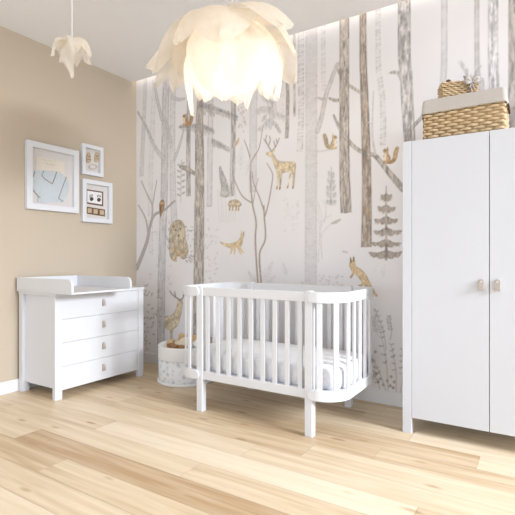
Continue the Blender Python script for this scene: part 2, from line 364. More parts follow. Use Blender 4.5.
def specks(u0, u1, v0, v1, n, col, al, l=1.8):
    for _ in range(n):
        u, v, a = random.uniform(u0, u1), random.uniform(v0, v1), random.uniform(0, 6.3)
        stroke([(u, v), (u+l*math.cos(a), v+l*math.sin(a))], [1.3, .8], col, al*random.uniform(.5, 1), sm=1)
specks(183, 193, 218, 262, 34, DARK, .6); specks(166, 171, 222, 250, 14, DARK, .6); specks(204, 217, 220, 285, 44, GREY, .8)
specks(143, 160, 285, 350, 50, (160, 150, 145), .6); specks(162, 172, 265, 290, 10, GREY, .8); specks(238, 246, 100, 132, 34, TAUPE, .6, 1.3)
specks(148, 160, 225, 280, 14, GREY, .7); specks(280, 285, 72, 130, 12, GREY, .8, 2.5); specks(283, 300, 200, 236, 30, PALE, .8, 2.5); specks(296, 304, 280, 288, 8, GREY, .7); specks(319, 343, 276, 290, 30, (186, 176, 170), .7, 1.6)
specks(372, 386, 266, 276, 14, PALE, .9)
for v in range(164, 200, 6):
    leaf(181, v, -.5, 4.5, 1.1, TAUPE, .75); leaf(180.5, v+2, 3.6, 4.5, 1.1, TAUPE, .75)
stroke([(181, 160), (180.5, 202)], .8, TAUPE, .7, sm=1)
for (u0, v0, u1, v1) in ((386, 392, 368, 352), (388, 392, 380, 330), (386, 350, 376, 312), (396, 392, 391, 345), (400, 395, 402, 350), (380, 392, 372, 372), (390, 340, 389, 318)):
    stroke([(u0, v0), ((u0+u1)/2+2, (v0+v1)/2), (u1, v1)], [1, .7], (182, 172, 166), .8)
    for t in np.linspace(.45, 1, 5):
        u, v = u0+(u1-u0)*t, v0+(v1-v0)*t
        for s_ in (-1, 1): leaf(u, v, -1.57+s_*random.uniform(.5, 1.3), random.uniform(2.4, 4.5), .9, (176, 165, 158), random.uniform(.4, .85))
for u, v in ((376, 374), (380, 379), (387, 381), (391, 377), (394, 382), (390, 386), (383, 385), (378, 382), (393, 388), (372, 360), (375, 352)): poly([(u-1.5, v), (u, v-1.7), (u+1.5, v), (u, v+1.7)], (152, 138, 128), .75, 'wash', sm=3)
fern(378, 336, -1.9, 22, (200, 192, 188), .7); fern(374, 330, -1.5, 16, (200, 192, 188), .6)
# animals of the print
def deer(M, col, spots=True):
    T = lambda pts: [M(*p) for p in pts]
    poly(T([(265.6, 153.6), (268.5, 151.5), (271, 150.8), (273, 153.5), (276, 158.5), (279.5, 161), (288, 161.5), (294, 162), (295.6, 165), (295, 170), (293.5, 172), (291, 171), (284, 172.5), (279, 173.5), (276, 170.5), (274, 165), (271.5, 158), (268.5, 156)]), col, .97)
    for pp, ww in (([(277.5, 170), (277.8, 178), (276.8, 188)], [3, 1.8, 1.2]), ([(280, 171), (280.2, 179), (279.6, 188.5)], [3.6, 2.2, 1.4]), ([(293.2, 168), (293.6, 177), (292.8, 187.5)], [4.2, 2.4, 1.5]), ([(290.5, 171), (289.2, 179), (287.6, 187)], [2.6, 1.4, 1.1])):
        stroke(T(pp), ww, col, .95, 'fur')
        e_ = pp[-1]; stroke(T([(e_[0], e_[1]-1), (e_[0]-.4, e_[1]+.6)]), 1.4, BROWN, .9, sm=1)
    for pp in ([(271, 151), (268, 146), (265.5, 141), (266.2, 135)], [(268, 146), (270, 140), (269, 136)], [(266.5, 143), (263.5, 139)], [(271.6, 151), (275, 147), (277.5, 142), (279, 138)], [(275, 147), (273.5, 141)], [(277, 143), (275.8, 139)]):
        stroke(T(pp), [1.2, .8], DARK, .9)
    stroke(T([(272, 152), (274.5, 150.4)]), 1.4, col, .9, sm=1)
    if spots:
        for _ in range(16):
            u, v = random.uniform(286, 294.5), random.uniform(162.5, 167); q = T([(u, v), (u+.5, v+.3)]); stroke(q, .9, (236, 216, 178), .8, sm=1)
deer(lambda u, v: (u, v), OCHRE)
# second deer low behind the dresser, seen from behind
poly([(164.3, 317), (170, 315.5), (174, 312), (176.8, 304), (177.5, 300), (180, 299), (182.5, 302), (182, 307), (180, 318), (177, 326), (172.5, 331), (172, 345), (170, 345), (169.5, 331), (165, 328)], (216, 198, 168), .95)
for pp in ([(179.5, 300), (175, 297), (171.5, 294), (169.5, 291)], [(175, 297), (174.5, 292)], [(180.5, 300), (183, 297), (183.5, 291)], [(183, 296), (185, 292)]): stroke(pp, [1.5, 1], DARK, .9)
# bear
poly([(170.5, 224), (174, 221), (179, 219.8), (183, 222.5), (185, 230), (185.5, 240), (188, 247), (187.5, 254), (184.5, 259), (181, 258.5), (179, 256), (175.5, 256.5), (176.5, 261), (173, 261), (169.5, 256), (168.6, 245), (169, 234)], TAN, .97)
poly([(174.5, 232), (178, 230), (181, 232), (180.5, 235), (178, 237), (175.5, 235.5)], (210, 196, 172), .8)
for q in ((172.8, 226), (180, 223)): stroke([q, (q[0]+.4, q[1]+.8)], 2.2, BROWN, .9, sm=1)
for q in ((175.2, 229.6), (180, 228.6), (178.2, 235.5)): stroke([q, (q[0]+.2, q[1]+.4)], 1.2, (96, 76, 58), .95, sm=1)
for pp in ([(173.5, 243), (175, 250), (178, 256)], [(183, 238), (183, 248), (180, 255)], [(178.5, 238), (179, 248)]): stroke(pp, 1, BROWN, .55)
for pp in ([(174.5, 250), (177, 255), (174, 260)], [(181, 253), (185, 252)]): stroke(pp, 1.6, (196, 152, 92), .6)
# owl
poly([(159.5, 202), (162, 199.5), (164, 201.5), (164, 207), (162.3, 212), (160, 217), (159.2, 213), (158.8, 206)], BROWN, .95); stroke([(161, 203), (163, 203)], 1.6, (205, 176, 130), .9, sm=1)
stroke([(160.5, 206), (160.4, 212)], 1.2, (120, 92, 64), .8, sm=1)
# fox one, boar
poly([(219.5, 241.5), (224, 243), (229, 243.5), (236, 241.5), (239.5, 238), (240.5, 234), (241, 230.5), (242, 233.5), (243.6, 230.8), (243.9, 235.5), (242.6, 239), (242.3, 243), (240, 246.5), (235, 247.5), (230, 248), (225, 246.2), (221, 244)], (220, 196, 158), .97)
for pp in ([(230.5, 246), (231.5, 250), (230.2, 253.6)], [(233, 247), (234.4, 250), (234, 254)], [(238.6, 245), (240.2, 249), (243, 252.5)], [(237, 246), (239, 250), (240.5, 254)]): stroke(pp, [2.6, 1.2], (216, 192, 154), .95)
poly([(227.5, 204), (230, 200.5), (235, 199.5), (239, 201), (241.3, 204.5), (239, 206.5), (233, 207), (229, 206.5)], (204, 188, 162), .95)
for u in (229.5, 232.5, 236, 238.5): stroke([(u, 205.5), (u-.3, 210)], 1.4, (176, 152, 118), .9, sm=1)
for u in (229, 236): stroke([(u, 202), (u+2, 201.5)], 1.3, BROWN, .7, sm=1)
# leaping fox near the fir
poly([(349, 266), (349.6, 262), (350.2, 257), (352, 260.5), (353.2, 255.8), (354.6, 261), (356, 266), (361, 269.5), (366, 275), (368.6, 281), (371, 286), (374.5, 291.5), (377.6, 296), (375, 296), (371.5, 292), (368.5, 288), (365, 286.5), (360, 280), (355.5, 274.5), (352, 271.5)], FOX, .97)
for pp in ([(352.4, 270), (352.8, 274), (350.6, 277.2)], [(363, 283), (361.5, 285.2), (358.5, 286.3)]): stroke(pp, [2.6, 1.8], FOX, .95); e_ = pp[-1]; stroke([pp[-2], e_], [1, 2], BROWN, .85, sm=1)
stroke([(350.3, 259), (350.8, 262)], 1.3, (106, 78, 54), .8, sm=1); stroke([(353.4, 258), (353.8, 261)], 1.3, (106, 78, 54), .8, sm=1); stroke([(366, 276), (370, 284), (374, 292)], 1, BROWN, .5)
# squirrels
def squirrel(cx, cy, s_, tail, col):
    k = abs(s_); Q = lambda L: [(cx+x*s_, cy+y*k) for x, y in L]
    stroke(Q([(-1.2, 3.6), (-4, 3), (-5.6, .5), (-6.2, -3), (-7.2, -6)]), [2.4*k, 2.6*k, 3.2*k, 2.6*k], tuple(.93*c for c in col), .95, 'fur')
    poly(Q([(-2.2, 4.2), (-2.6, .5), (-1.2, -2.4), (-1.2, -4.6), (-.6, -7.2), (.2, -5.4), (1.2, -6), (2.6, -4.6), (2.2, -3.2), (1.2, -2.2), (2.4, -.6), (1.6, .8), (2.4, 3.2), (1.8, 4.4)]), col, .95)
    stroke(Q([(1.1, -1.6), (1.3, 2)]), 1.5*k, (236, 222, 200), .9, sm=1); stroke(Q([(1.0, -4.4), (1.2, -4.3)]), .8, (80, 60, 44), .9, sm=1)
squirrel(333.5, 143, 1.3, 1, (206, 182, 148)); squirrel(386.5, 157, -1.45, 1, (200, 168, 128)); squirrel(185, 120.5, -1.05, 1, (198, 160, 118))
stroke([(234.5, 146), (237, 142), (238.5, 138.5)], [1.2, 2.6, 1.4], (202, 178, 138), .9); stroke([(331, 223.4), (335.5, 222), (340, 219.5)], [1, 3, 1.6], TAUPE, .85); stroke([(343, 251.5), (347, 252.4)], 1.6, TAUPE, .7, sm=1)
# wolf howling
poly([(218.8, 167.5), (220.5, 165.8), (221.5, 169), (224, 175), (227.5, 184), (228.8, 196), (220.5, 196), (221, 188), (219.4, 178)], (186, 178, 172), .85)
# build the wall mesh: printed face plus thickness behind it
xs = np.append(gx, [XR]); nx = NX+1
zz = gz.copy(); zz[-1] = ZC+.16
vx, vz = np.meshgrid(xs, zz)
co = np.column_stack([vx.ravel(), np.full(vx.size, YB), vz.ravel()])
idx = np.arange(nx*NZ).reshape(NZ, nx)
quads = np.stack([idx[:-1, :-1], idx[:-1, 1:], idx[1:, 1:], idx[1:, :-1]], -1).reshape(-1, 4)
co = np.vstack([co, [(x_, YB+.1, z_) for x_, z_ in ((XL, 0), (XR, 0), (XR, ZC+.16), (XL, ZC+.16))]])
n0 = nx*NZ; c4 = [idx[0, 0], idx[0, -1], idx[-1, -1], idx[-1, 0]]
back = [(n0+3, n0+2, n0+1, n0)]
me = bpy.data.meshes.new('wall_back'); me.from_pydata([tuple(p) for p in co.tolist()], [], quads.tolist()+back)
colr = np.ones((len(co), 4)); cl = np.concatenate([cv, np.broadcast_to(PAPER, (NZ, 1, 3))], 1).reshape(-1, 3)
colr[:n0, :3] = lin(np.clip(cl*LIFT*np.array((.992, 1, 1.014)), 0, 250)); colr[n0:, :3] = lin(PAPER*LIFT)
ca = me.color_attributes.new('print', 'FLOAT_COLOR', 'POINT'); ca.data.foreach_set('color', colr.ravel())
o = bpy.data.objects.new('wall_back', me); C.objects.link(o); struct(o)
WP = bpy.data.materials.new('woodland_wallpaper'); WP.use_nodes = True; nt = WP.node_tree; b = nt.nodes['Principled BSDF']
b.inputs['Roughness'].default_value = .85; b.inputs['Specular IOR Level'].default_value = .15
at = nt.nodes.new('ShaderNodeAttribute'); at.attribute_name = 'print'; nt.links.new(at.outputs['Color'], b.inputs['Base Color'])
me.materials.append(WP)
# baseboards
struct(obj('baseboard_left', B((XL, YF, 0), (XL+.016, YB, .095)), TRIM, bevel=.003))
struct(obj('baseboard_back', B((XL+.016, YB-.016, 0), (XR, YB, .098)), TRIM, bevel=.003))
# LED cove slot between ceiling and wallpaper
EM = bpy.data.materials.new('led_strip'); EM.use_nodes = True; b = EM.node_tree.nodes['Principled BSDF']
b.inputs['Emission Color'].default_value = (1, .95, .88, 1); b.inputs['Emission Strength'].default_value = 3.2; b.inputs['Base Color'].default_value = (.9, .9, .9, 1)
struct(obj('trim_1', B((XL, YB-.05, ZC+.10), (XR, YB, ZC+.15)), CEIL))
t = thing('cove_light', 'long white light strip in the slot where ceiling meets the forest wallpaper', 'light', (-1, YB-.025, ZC+.08))
obj('light_strip', B((XL+.01, YB-.04, ZC+.085), (XR-.1, YB-.01, ZC+.1)), EM, t)

# ------------------------------------------------------------------ chest of drawers
def leather_tab(parent, face, c, up, name='handle', w_=.025, h=.052):
    """folded leather pull; face 'x' = on a +X face, 'y' = on a -Y face; c = top centre on the face"""
    pts = [(-w_/2, -h), (w_/2, -h), (w_/2, -w_*.45)]+[(w_/2*math.cos(a), -w_*.45+w_*.5*math.sin(a)) for a in np.linspace(.25, PI-.25, 7)]+[(-w_/2, -w_*.45)]
    bm = bmesh.new()
    if face == 'x':
        vs = prism(bm, [(c[1]+p, c[2]+q) for p, q in pts], 0, c[0]+.0005, c[0]+.009)
        for v in vs:
            if v.co.x > c[0]+.005: v.co.x += .010*max(0, (c[2]-v.co.z)/h)
    else:
        vs = prism(bm, [(c[0]+p, c[2]+q) for p, q in pts], 1, c[1]-.009, c[1]-.0005)
        for v in vs:
            if v.co.y < c[1]-.005: v.co.y -= .010*max(0, (c[2]-v.co.z)/h)
    hd = obj(name, bm, LEATHER, parent, bevel=.0015, label='taupe leather pull tab')
    bm = bmesh.new(); z = c[2]-w_*.45
    a, b_ = ((c[0]+.008, c[1], z), (c[0]+.0125, c[1], z)) if face == 'x' else ((c[0], c[1]-.008, z), (c[0], c[1]-.0125, z))
    tube(bm, [a, b_], .0062, 12); obj('screw', bm, SCREW, hd, label='small pale metal screw')
DX0, DX1, DY0, DY1 = XL+.024, -3.020, 2.0, 2.862
t = thing('chest_of_drawers', 'white chest of four drawers with leather tabs standing against the beige wall', 'chest of drawers', (-3.26, 2.43, 0))
for (a, b_) in ((DY0, DY0+.058), (DY1-.058, DY1)):
    obj('leg', B((DX1-.034, a, 0), (DX1, b_, .765)), WHITE, t, bevel=.002)
    obj('leg', B((DX0, a, 0), (DX0+.05, b_, .765)), WHITE, t, bevel=.002)
obj('side_panel', B((DX0+.05, DY0+.026, .078), (DX1-.034, DY0+.044, .765)), WHITEB, t, bevel=.001)
obj('side_panel', B((DX0+.05, DY1-.044, .078), (DX1-.034, DY1-.026, .765)), WHITEB, t, bevel=.001)
obj('back_panel', B((DX0+.004, DY0+.058, .078), (DX0+.012, DY1-.058, .765)), WHITEB, t)
obj('bottom_panel', B((DX0+.012, DY0+.045, .066), (DX1-.04, DY1-.045, .082)), WHITEB, t)
obj('top', B((DX0, DY0-.004, .765), (DX1+.006, DY1+.006, .787)), WHITE, t, bevel=.002)
dz = .1755
for k in range(4):
    z0 = .062+k*dz
    d = obj('drawer', B((DX1-.026, DY0+.0595, z0+.001), (DX1-.006, DY1-.0595, z0+dz-.001)), WHITE, t, bevel=.0012)
    leather_tab(d, 'x', (DX1-.006, 2.432, z0+dz-.052), 1)
# changing tray on top
TX1, TY0, TY1, TZ = -2.80, 1.982, 2.532, .7875
t = thing('changing_tray', 'white changing tray with raised sides resting on the chest of drawers', 'changing tray', (-3.15, 2.27, TZ))
obj('base', B((DX0, TY0, TZ), (TX1, TY1, TZ+.014)), WHITE, t, bevel=.0015)
def tray_side(y0, y1):
    R_ = .045; x1, zt = TX1-.002, TZ+.106
    pts = [(DX0, TZ+.014), (x1, TZ+.014), (x1, zt-R_)]+[(x1-R_+R_*math.cos(a), zt-R_+R_*math.sin(a)) for a in np.linspace(.15, PI/2, 8)]+[(DX0, zt)]
    bm = bmesh.new(); prism(bm, pts, 1, y0, y1); return bm
obj('side_rail', tray_side(TY0, TY0+.018), WHITE, t, bevel=.002)
obj('side_rail', tray_side(TY1-.018, TY1), WHITE, t, bevel=.002)
obj('back_rail', B((DX0, TY0+.018, TZ+.014), (DX0+.018, TY1-.018, TZ+.106)), WHITE, t, bevel=.002)

# ------------------------------------------------------------------ crib
CX0, CX1, CY0, CY1 = -2.198, -0.972, 2.390, 3.064
PX = ((-2.012, -1.962), (-1.191, -1.141)); PY = ((CY0, CY0+.046), (CY1-.046, CY1))
t = thing('crib', 'white slatted baby crib with rounded ends standing on four square legs', 'crib', (-1.575, 2.727, 0))
for (xa, xb) in PX:
    for (ya, yb) in PY:
        xm = (xa+xb)/2
        bm = bmesh.new()
        pts = [(xa, 0), (xb, 0), (xb, .838)]+[(xm+.025*math.cos(a), .838+.018*math.sin(a)) for a in np.linspace(.2, PI-.2, 9)]+[(xa, .838)]
        prism(bm, pts, 1, ya, yb); obj('leg', bm, WHITE, t, bevel=.004, seg=3)
def sweep(path, zc, hh, th, round_ends=True):
    """rectangular rail of height 2*hh, thickness th, along a plan path; rounded tab at both ends"""
    pts = [Vector((p[0], p[1], 0)) for p in path]; s_ = [0]
    for i in range(1, len(pts)): s_.append(s_[-1]+(pts[i]-pts[i-1]).length)
    Lt = s_[-1]; bm = bmesh.new(); rings = []
    for i, p in enumerate(pts):
        tg = (pts[min(i+1, len(pts)-1)]-pts[max(i-1, 0)]).normalized(); n = Vector((tg.y, -tg.x, 0))
        e_ = min(s_[i], Lt-s_[i]); h = hh if e_ >= hh else max(.003, math.sqrt(max(0, hh*hh-(hh-e_)**2)))
        if not round_ends: h = hh
        rings.append([bm.verts.new(p+n*a+Vector((0, 0, zc+z))) for a, z in ((th/2, -h), (th/2, h), (-th/2, h), (-th/2, -h))])
    for i in range(len(rings)-1):
        for k in range(4): bm.faces.new((rings[i][k], rings[i][(k+1) % 4], rings[i+1][(k+1) % 4], rings[i+1][k]))
    bm.faces.new(rings[0][::-1]); bm.faces.new(rings[-1])
    return bm
def dpath(sx, inset=0., R_=.155):
    """plan line of a rounded end: sx=1 right, -1 left; starts on the front leg"""
    xp = PX[1][0]+.024 if sx > 0 else PX[0][1]-.024
    xe = (CX1 if sx > 0 else CX0)-sx*inset; y0, y1 = CY0+inset, CY1-inset
    P_ = [(xp+sx*d, y0) for d in (0, .003, .008, .015, .024, .034, .05)]
    P_ += [(xe-sx*R_+sx*R_*math.sin(a), y0+R_-R_*math.cos(a)) for a in np.linspace(0, PI/2, 15)]
    P_ += [(xe-sx*R_+sx*R_*math.cos(a), y1-R_+R_*math.sin(a)) for a in np.linspace(0, PI/2, 15)]
    P_ += [(xp+sx*d, y1) for d in (.05, .034, .024, .015, .008, .003, 0)]
    return P_
ZT, ZB = .818, .252
for sx in (1, -1):
    pth = dpath(sx, -.001)
    for zc in (ZT, ZB): obj('end_rail', sweep(pth, zc, .031, .022), WHITE, t, bevel=.003)
    # slats follow the curve
    pl = [Vector((p[0], p[1], 0)) for p in dpath(sx, .003)]; s_ = [0]
    for i in range(1, len(pl)): s_.append(s_[-1]+(pl[i]-pl[i-1]).length)
    n = 9; a0, a1 = .095, s_[-1]-.095
    for k in range(n):
        s0 = a0+(a1-a0)*k/(n-1); i = max(j for j in range(len(s_)-1) if s_[j] <= s0)
        f_ = (s0-s_[i])/(s_[i+1]-s_[i]); p = pl[i].lerp(pl[i+1], f_); tg = (pl[i+1]-pl[i]).normalized()
        M = Matrix.Translation(p) @ Matrix.Rotation(math.atan2(tg.y, tg.x), 4, 'Z')
        obj('slat', B((-.016, -.007, ZB+.02), (.016, .007, ZT-.02), M), WHITE, t, bevel=.002)
for (ya, yb) in ((CY0+.006, CY0+.030), (CY1-.030, CY1-.006)):
    obj('top_rail', B((PX[0][1], ya, ZT-.028), (PX[1][0], yb, ZT+.029)), WHITE, t, bevel=.003)
    obj('bottom_rail', B((PX[0][1], ya, ZB-.030), (PX[1][0], yb, ZB+.026)), WHITE, t, bevel=.003)
    ym = (ya+yb)/2
    for k in range(9):
        x = -1.925+k*(1.925-1.226)/8
        obj('slat', B((x-.0145, ym-.009, ZB+.02), (x+.0145, ym+.009, ZT-.02)), WHITE, t, bevel=.002)
# base board carried by the rails
def rrect(x0, x1, y0, y1, R_, n=8):
    out = []
    for cx, cy, a in ((x1-R_, y0+R_, -PI/2), (x1-R_, y1-R_, 0), (x0+R_, y1-R_, PI/2), (x0+R_, y0+R_, PI)):
        out += [(cx+R_*math.cos(a+q), cy+R_*math.sin(a+q)) for q in np.linspace(0, PI/2, n)]
    return out
bm = bmesh.new(); prism(bm, rrect(CX0+.016, CX1-.016, CY0+.034, CY1-.034, .13), 2, ZB+.004, ZB+.022); obj('base_board', bm, WHITEB, t)
# mattress: quilted border, puffed top
MZ = ZB+.0225
bm = bmesh.new(); outl = np.array(rrect(CX0+.034, CX1-.034, CY0+.052, CY1-.052, .115, 10)); cen = outl.mean(0); rings = []
prof = [(0, .965), (.008, .99), (.03, 1), (.08, 1), (.105, .992), (.117, .965), (.125, .90), (.129, .7), (.130, .4)]
for z, k in prof: rings.append([bm.verts.new((cen[0]+(p[0]-cen[0])*(1-(1-k)*.55), cen[1]+(p[1]-cen[1])*k, MZ+z)) for p in outl])
for i in range(len(rings)-1):
    for k in range(len(outl)): bm.faces.new((rings[i][k], rings[i][(k+1) % len(outl)], rings[i+1][(k+1) % len(outl)], rings[i+1][k]))
bm.faces.new(rings[0][::-1]); bm.faces.new(rings[-1])
MT = mat('quilted_cotton', (236, 235, 237), .95, .1)
nt = MT.node_tree; b = nt.nodes['Principled BSDF']; tc = nt.nodes.new('ShaderNodeTexCoord')
sp = nt.nodes.new('ShaderNodeSeparateXYZ'); nt.links.new(tc.outputs['Object'], sp.inputs[0])
def mth(op, a, b_):
    n = nt.nodes.new('ShaderNodeMath'); n.operation = op
    for i, q in enumerate((a, b_)):
        if q is None: continue
        if isinstance(q, (int, float)): n.inputs[i].default_value = q
        else: nt.links.new(q, n.inputs[i])
    return n.outputs[0]
xy = mth('ADD', sp.outputs[0], sp.outputs[1])
d1 = mth('ABSOLUTE', mth('SINE', mth('MULTIPLY', mth('ADD', xy, sp.outputs[2]), 60.), None), None)
d2 = mth('ABSOLUTE', mth('SINE', mth('MULTIPLY', mth('SUBTRACT', xy, sp.outputs[2]), 60.), None), None)
qh = mth('POWER', mth('MULTIPLY', d1, d2), .4)
bp = nt.nodes.new('ShaderNodeBump'); bp.inputs['Strength'].default_value = .5; bp.inputs['Distance'].default_value = .004
nt.links.new(qh, bp.inputs['Height']); nt.links.new(bp.outputs[0], b.inputs['Normal'])
tm = thing('mattress', 'white quilted mattress lying inside the slatted crib', 'mattress', (-1.575, 2.727, MZ))
mo = obj('quilted_border', bm, MT, tm, smooth=True)
bm = bmesh.new()
i2 = outl.copy(); rr = []
for z, k in ((.125, .90), (.132, .86), (.135, .7), (.136, .3)): rr.append([bm.verts.new((cen[0]+(p[0]-cen[0])*(1-(1-k)*.6), cen[1]+(p[1]-cen[1])*k, MZ+z)) for p in outl])
for i in range(3):
    for k in range(len(outl)): bm.faces.new((rr[i][k], rr[i][(k+1) % len(outl)], rr[i+1][(k+1) % len(outl)], rr[i+1][k]))
bm.faces.new(rr[-1]); obj('smooth_cover', bm, QUILT, tm, smooth=True, label='smooth white top cover')

# ------------------------------------------------------------------ wardrobe
WX0, WX1, WY0, WY1, WZ = -.723, .212, 2.768, YB-.02, 1.745
t = thing('wardrobe', 'tall white two-door wardrobe with leather tabs against the forest wallpaper', 'wardrobe', (-.256, 3.0, 0))
for (xa, xb) in ((WX0, WX0+.052), (WX1-.052, WX1)):
    obj('leg', B((xa, WY0, 0), (xb, WY0+.04, WZ)), WARD, t, bevel=.002)
    obj('leg', B((xa, WY1-.04, 0), (xb, WY1, WZ)), WARD, t, bevel=.002)
    obj('side_panel', B((xa+.015, WY0+.04, .095), (xb-.015, WY1-.04, WZ)), WHITEB, t)
obj('top', B((WX0+.052, WY0+.024, WZ-.025), (WX1-.052, WY1-.012, WZ-.004)), WHITEB, t)
obj('bottom_panel', B((WX0+.052, WY0+.024, .10), (WX1-.052, WY1-.012, .12)), WHITEB, t)
obj('back_panel', B((WX0+.052, WY1-.012, .10), (WX1-.052, WY1-.004, WZ-.004)), WHITEB, t)
xm = -.256
for (xa, xb, s_) in ((WX0+.0545, xm-.0018, -1), (xm+.0018, WX1-.0545, 1)):
    d = obj('door', B((xa, WY0+.002, .095), (xb, WY0+.022, WZ-.001)), WARD, t, bevel=.0015)
    leather_tab(d, 'y', (xm+s_*.040, WY0+.002, .930), 1, w_=.029, h=.060)

# ------------------------------------------------------------------ wicker baskets on the wardrobe
WICK = mat('straw_wicker', (220, 194, 156), .7, .2, rgb2=(188, 160, 122), vscale=(30, 30, 90), detail=3)
WICKD = mat('wicker_core', (172, 144, 106), .8, .1)
LINEN = mat('grey_linen', (198, 190, 182), .95, .1, var=.05, vscale=(160, 160, 160), bump=.3, bscale=500)
BRL = mat('brown_leather', (96, 66, 46), .5, .3)
def woven(x0, x1, y0, y1, z0, z1, rows, pitch, M=None, amp=.0068):
    bm = bmesh.new(); hh = (z1-z0)/rows
    box(bm, (x0+.002, y0+.002, z0+.001), (x1-.002, y1-.002, z1-.002), None, 1)
    corner = [(x0, y0), (x1, y0), (x1, y1), (x0, y1)]
    segs = []
    for i in range(4):
        a, b_ = Vector(corner[i]), Vector(corner[(i+1) % 4]); n_ = max(2, round((b_-a).length/pitch)); segs.append((a, b_, n_))
    for r in range(rows):
        z = z0+hh*(r+.5); pts = []
        for a, b_, n_ in segs:
            d = (b_-a).normalized(); nrm = Vector((d.y, -d.x))
            for j in range(n_*4):
                f_ = j/(n_*4); p = a.lerp(b_, f_); off = amp*math.sin(PI*(f_*n_)+(PI/2 if False else 0)+PI*r)
                pts.append((p.x+nrm.x*off, p.y+nrm.y*off, z+random.uniform(-.0006, .0006)))
        pts.append(pts[0]); tube(bm, pts, hh*.47, 6, False, flat=.5)
    if M is not None: bmesh.ops.transform(bm, matrix=M, verts=bm.verts)
    return bm
BX0, BX1, BY0, BY1, BZ = -.616, -.190, 2.845, 3.135, WZ+.0005
t = thing('wicker_basket', 'large rectangular wicker basket with grey linen cuff on top of the wardrobe', 'basket', (-.393, 2.99, BZ))
obj('woven_body', woven(BX0, BX1, BY0, BY1, BZ, BZ+.215, 12, .036), [WICK, WICKD], t, smooth=True)
bm = bmesh.new()
o1 = rrect(BX0-.008, BX1+.008, BY0-.008, BY1+.008, .02, 5); 
zz_ = [(.166, .004), (.170, .007), (.22, .003), (.243, 0), (.249, -.004), (.249, -.02)]
rr = [[bm.verts.new((p[0]+(k if p[0] > -.403 else -k), p[1]+(k if p[1] > 2.99 else -k), BZ+z+.002*math.sin(p[0]*40+p[1]*30)*(z < .2))) for p in o1] for z, k in zz_]
for i in range(len(rr)-1):
    for k in range(len(o1)): bm.faces.new((rr[i][k], rr[i][(k+1) % len(o1)], rr[i+1][(k+1) % len(o1)], rr[i+1][k]))
bm.faces.new(rr[-1]); obj('liner_cuff', bm, LINEN, t, smooth=False, label='grey linen liner folded over the rim')
for x, s_ in ((BX0, -1), (BX1, 1)):
    bm = bmesh.new(); tube(bm, [(x+s_*.004, 2.90, BZ+.185), (x+s_*.018, 2.905, BZ+.165), (x+s_*.022, 2.96, BZ+.13), (x+s_*.018, 3.02, BZ+.165), (x+s_*.004, 3.025, BZ+.185)], .006, 8, flat=.8)
    obj('handle', bm, BRL, t, smooth=True, label='brown leather loop handle')
SZ = BZ+.2505
t = thing('wicker_box', 'small lidded wicker box with grey ribbon bow on the larger basket', 'box', (-.44, 2.985, SZ))
M = Matrix.Translation((-.448, 2.985, 0)) @ Matrix.Rotation(math.radians(20), 4, 'Z')
obj('woven_body', woven(-.098, .098, -.06, .06, SZ, SZ+.075, 6, .02, M, .0042), [WICK, WICKD], t, smooth=True)
obj('lid', woven(-.102, .102, -.064, .064, SZ+.076, SZ+.108, 3, .02, M, .0042), [WICK, WICKD], t, smooth=True)
bm = bmesh.new(); p = M @ Vector((-.06, -.035, SZ+.112)); tube(bm, [p+Vector((0, 0, -.002)), p+Vector((0, 0, .008)), p+Vector((0, 0, .016))], [.012, .016, .010], 12); obj('knob', bm, BRL, t, smooth=True, label='dark brown round knob')
bm = bmesh.new()
for s_ in (-1, 1):
    pts = [M @ Vector((.062+s_*q*1.25, -.078-.006*math.sin(k_), SZ+.094+zq*1.3)) for q, zq, k_ in ((0, 0, 0), (.016, .016, 1), (.032, .018, 2), (.034, .002, 2), (.018, -.006, 1), (0, 0, 0))]
    tube(bm, pts, [.006, .013, .015, .015, .012, .005], 8, flat=.45)
    pts = [M @ Vector((.062+s_*q, -.076, SZ+.093+zq)) for q, zq in ((0, 0), (.006, -.018), (.011, -.040))]; tube(bm, pts, [.006, .010, .013], 8, flat=.35)
tube(bm, [M @ Vector((.062, -.072, SZ+.002)), M @ Vector((.062, -.074, SZ+.096))], .008, 8, flat=.5)
obj('ribbon_bow', bm, LINEN, t, smooth=True, label='grey linen ribbon bow')

# ------------------------------------------------------------------ fabric toy basket and toys
KX, KY, KR, KH = -2.604, 2.962, .236, .312
t = thing('toy_basket', 'round white fabric basket with grey leaf print beside the crib', 'basket', (KX, KY, 0))
PR = mat('leaf_print_fabric', (232, 230, 229), .95, .1)
nt = PR.node_tree; b = nt.nodes['Principled BSDF']
tc = nt.nodes.new('ShaderNodeTexCoord'); vo = nt.nodes.new('ShaderNodeTexVoronoi'); vo.inputs['Scale'].default_value = 24; nt.links.new(tc.outputs['Object'], vo.inputs[0])
nz = nt.nodes.new('ShaderNodeTexNoise'); nz.inputs['Scale'].default_value = 45; nt.links.new(tc.outputs['Object'], nz.inputs[0])
ma = nt.nodes.new('ShaderNodeMath'); ma.operation = 'MULTIPLY_ADD'; ma.inputs[1].default_value = .5; nt.links.new(nz.outputs[0], ma.inputs[0]); nt.links.new(vo.outputs['Distance'], ma.inputs[2])
cr = nt.nodes.new('ShaderNodeValToRGB'); e = cr.color_ramp.elements
e[0].position = .38; e[0].color = L4((198, 199, 203)); e[1].position = .78; e[1].color = L4((233, 231, 230))
nt.links.new(ma.outputs[0], cr.inputs[0]); nt.links.new(cr.outputs[0], b.inputs['Base Color'])
FAB = mat('white_canvas', (234, 232, 230), .95, .1, var=.015, vscale=(200, 200, 200))
bm = bmesh.new(); lathe(bm, [(KR-.006, .0175), (KR-.002, .03), (KR, .198), (KR-.008, .198), (KR-.012, .03), (KR-.014, .0175), (KR-.006, .0175)], KX, KY); bmesh.ops.remove_doubles(bm, verts=bm.verts, dist=1e-6); obj('printed_side', bm, PR, t, smooth=True, label='leaf printed lower side')
LZ = .272
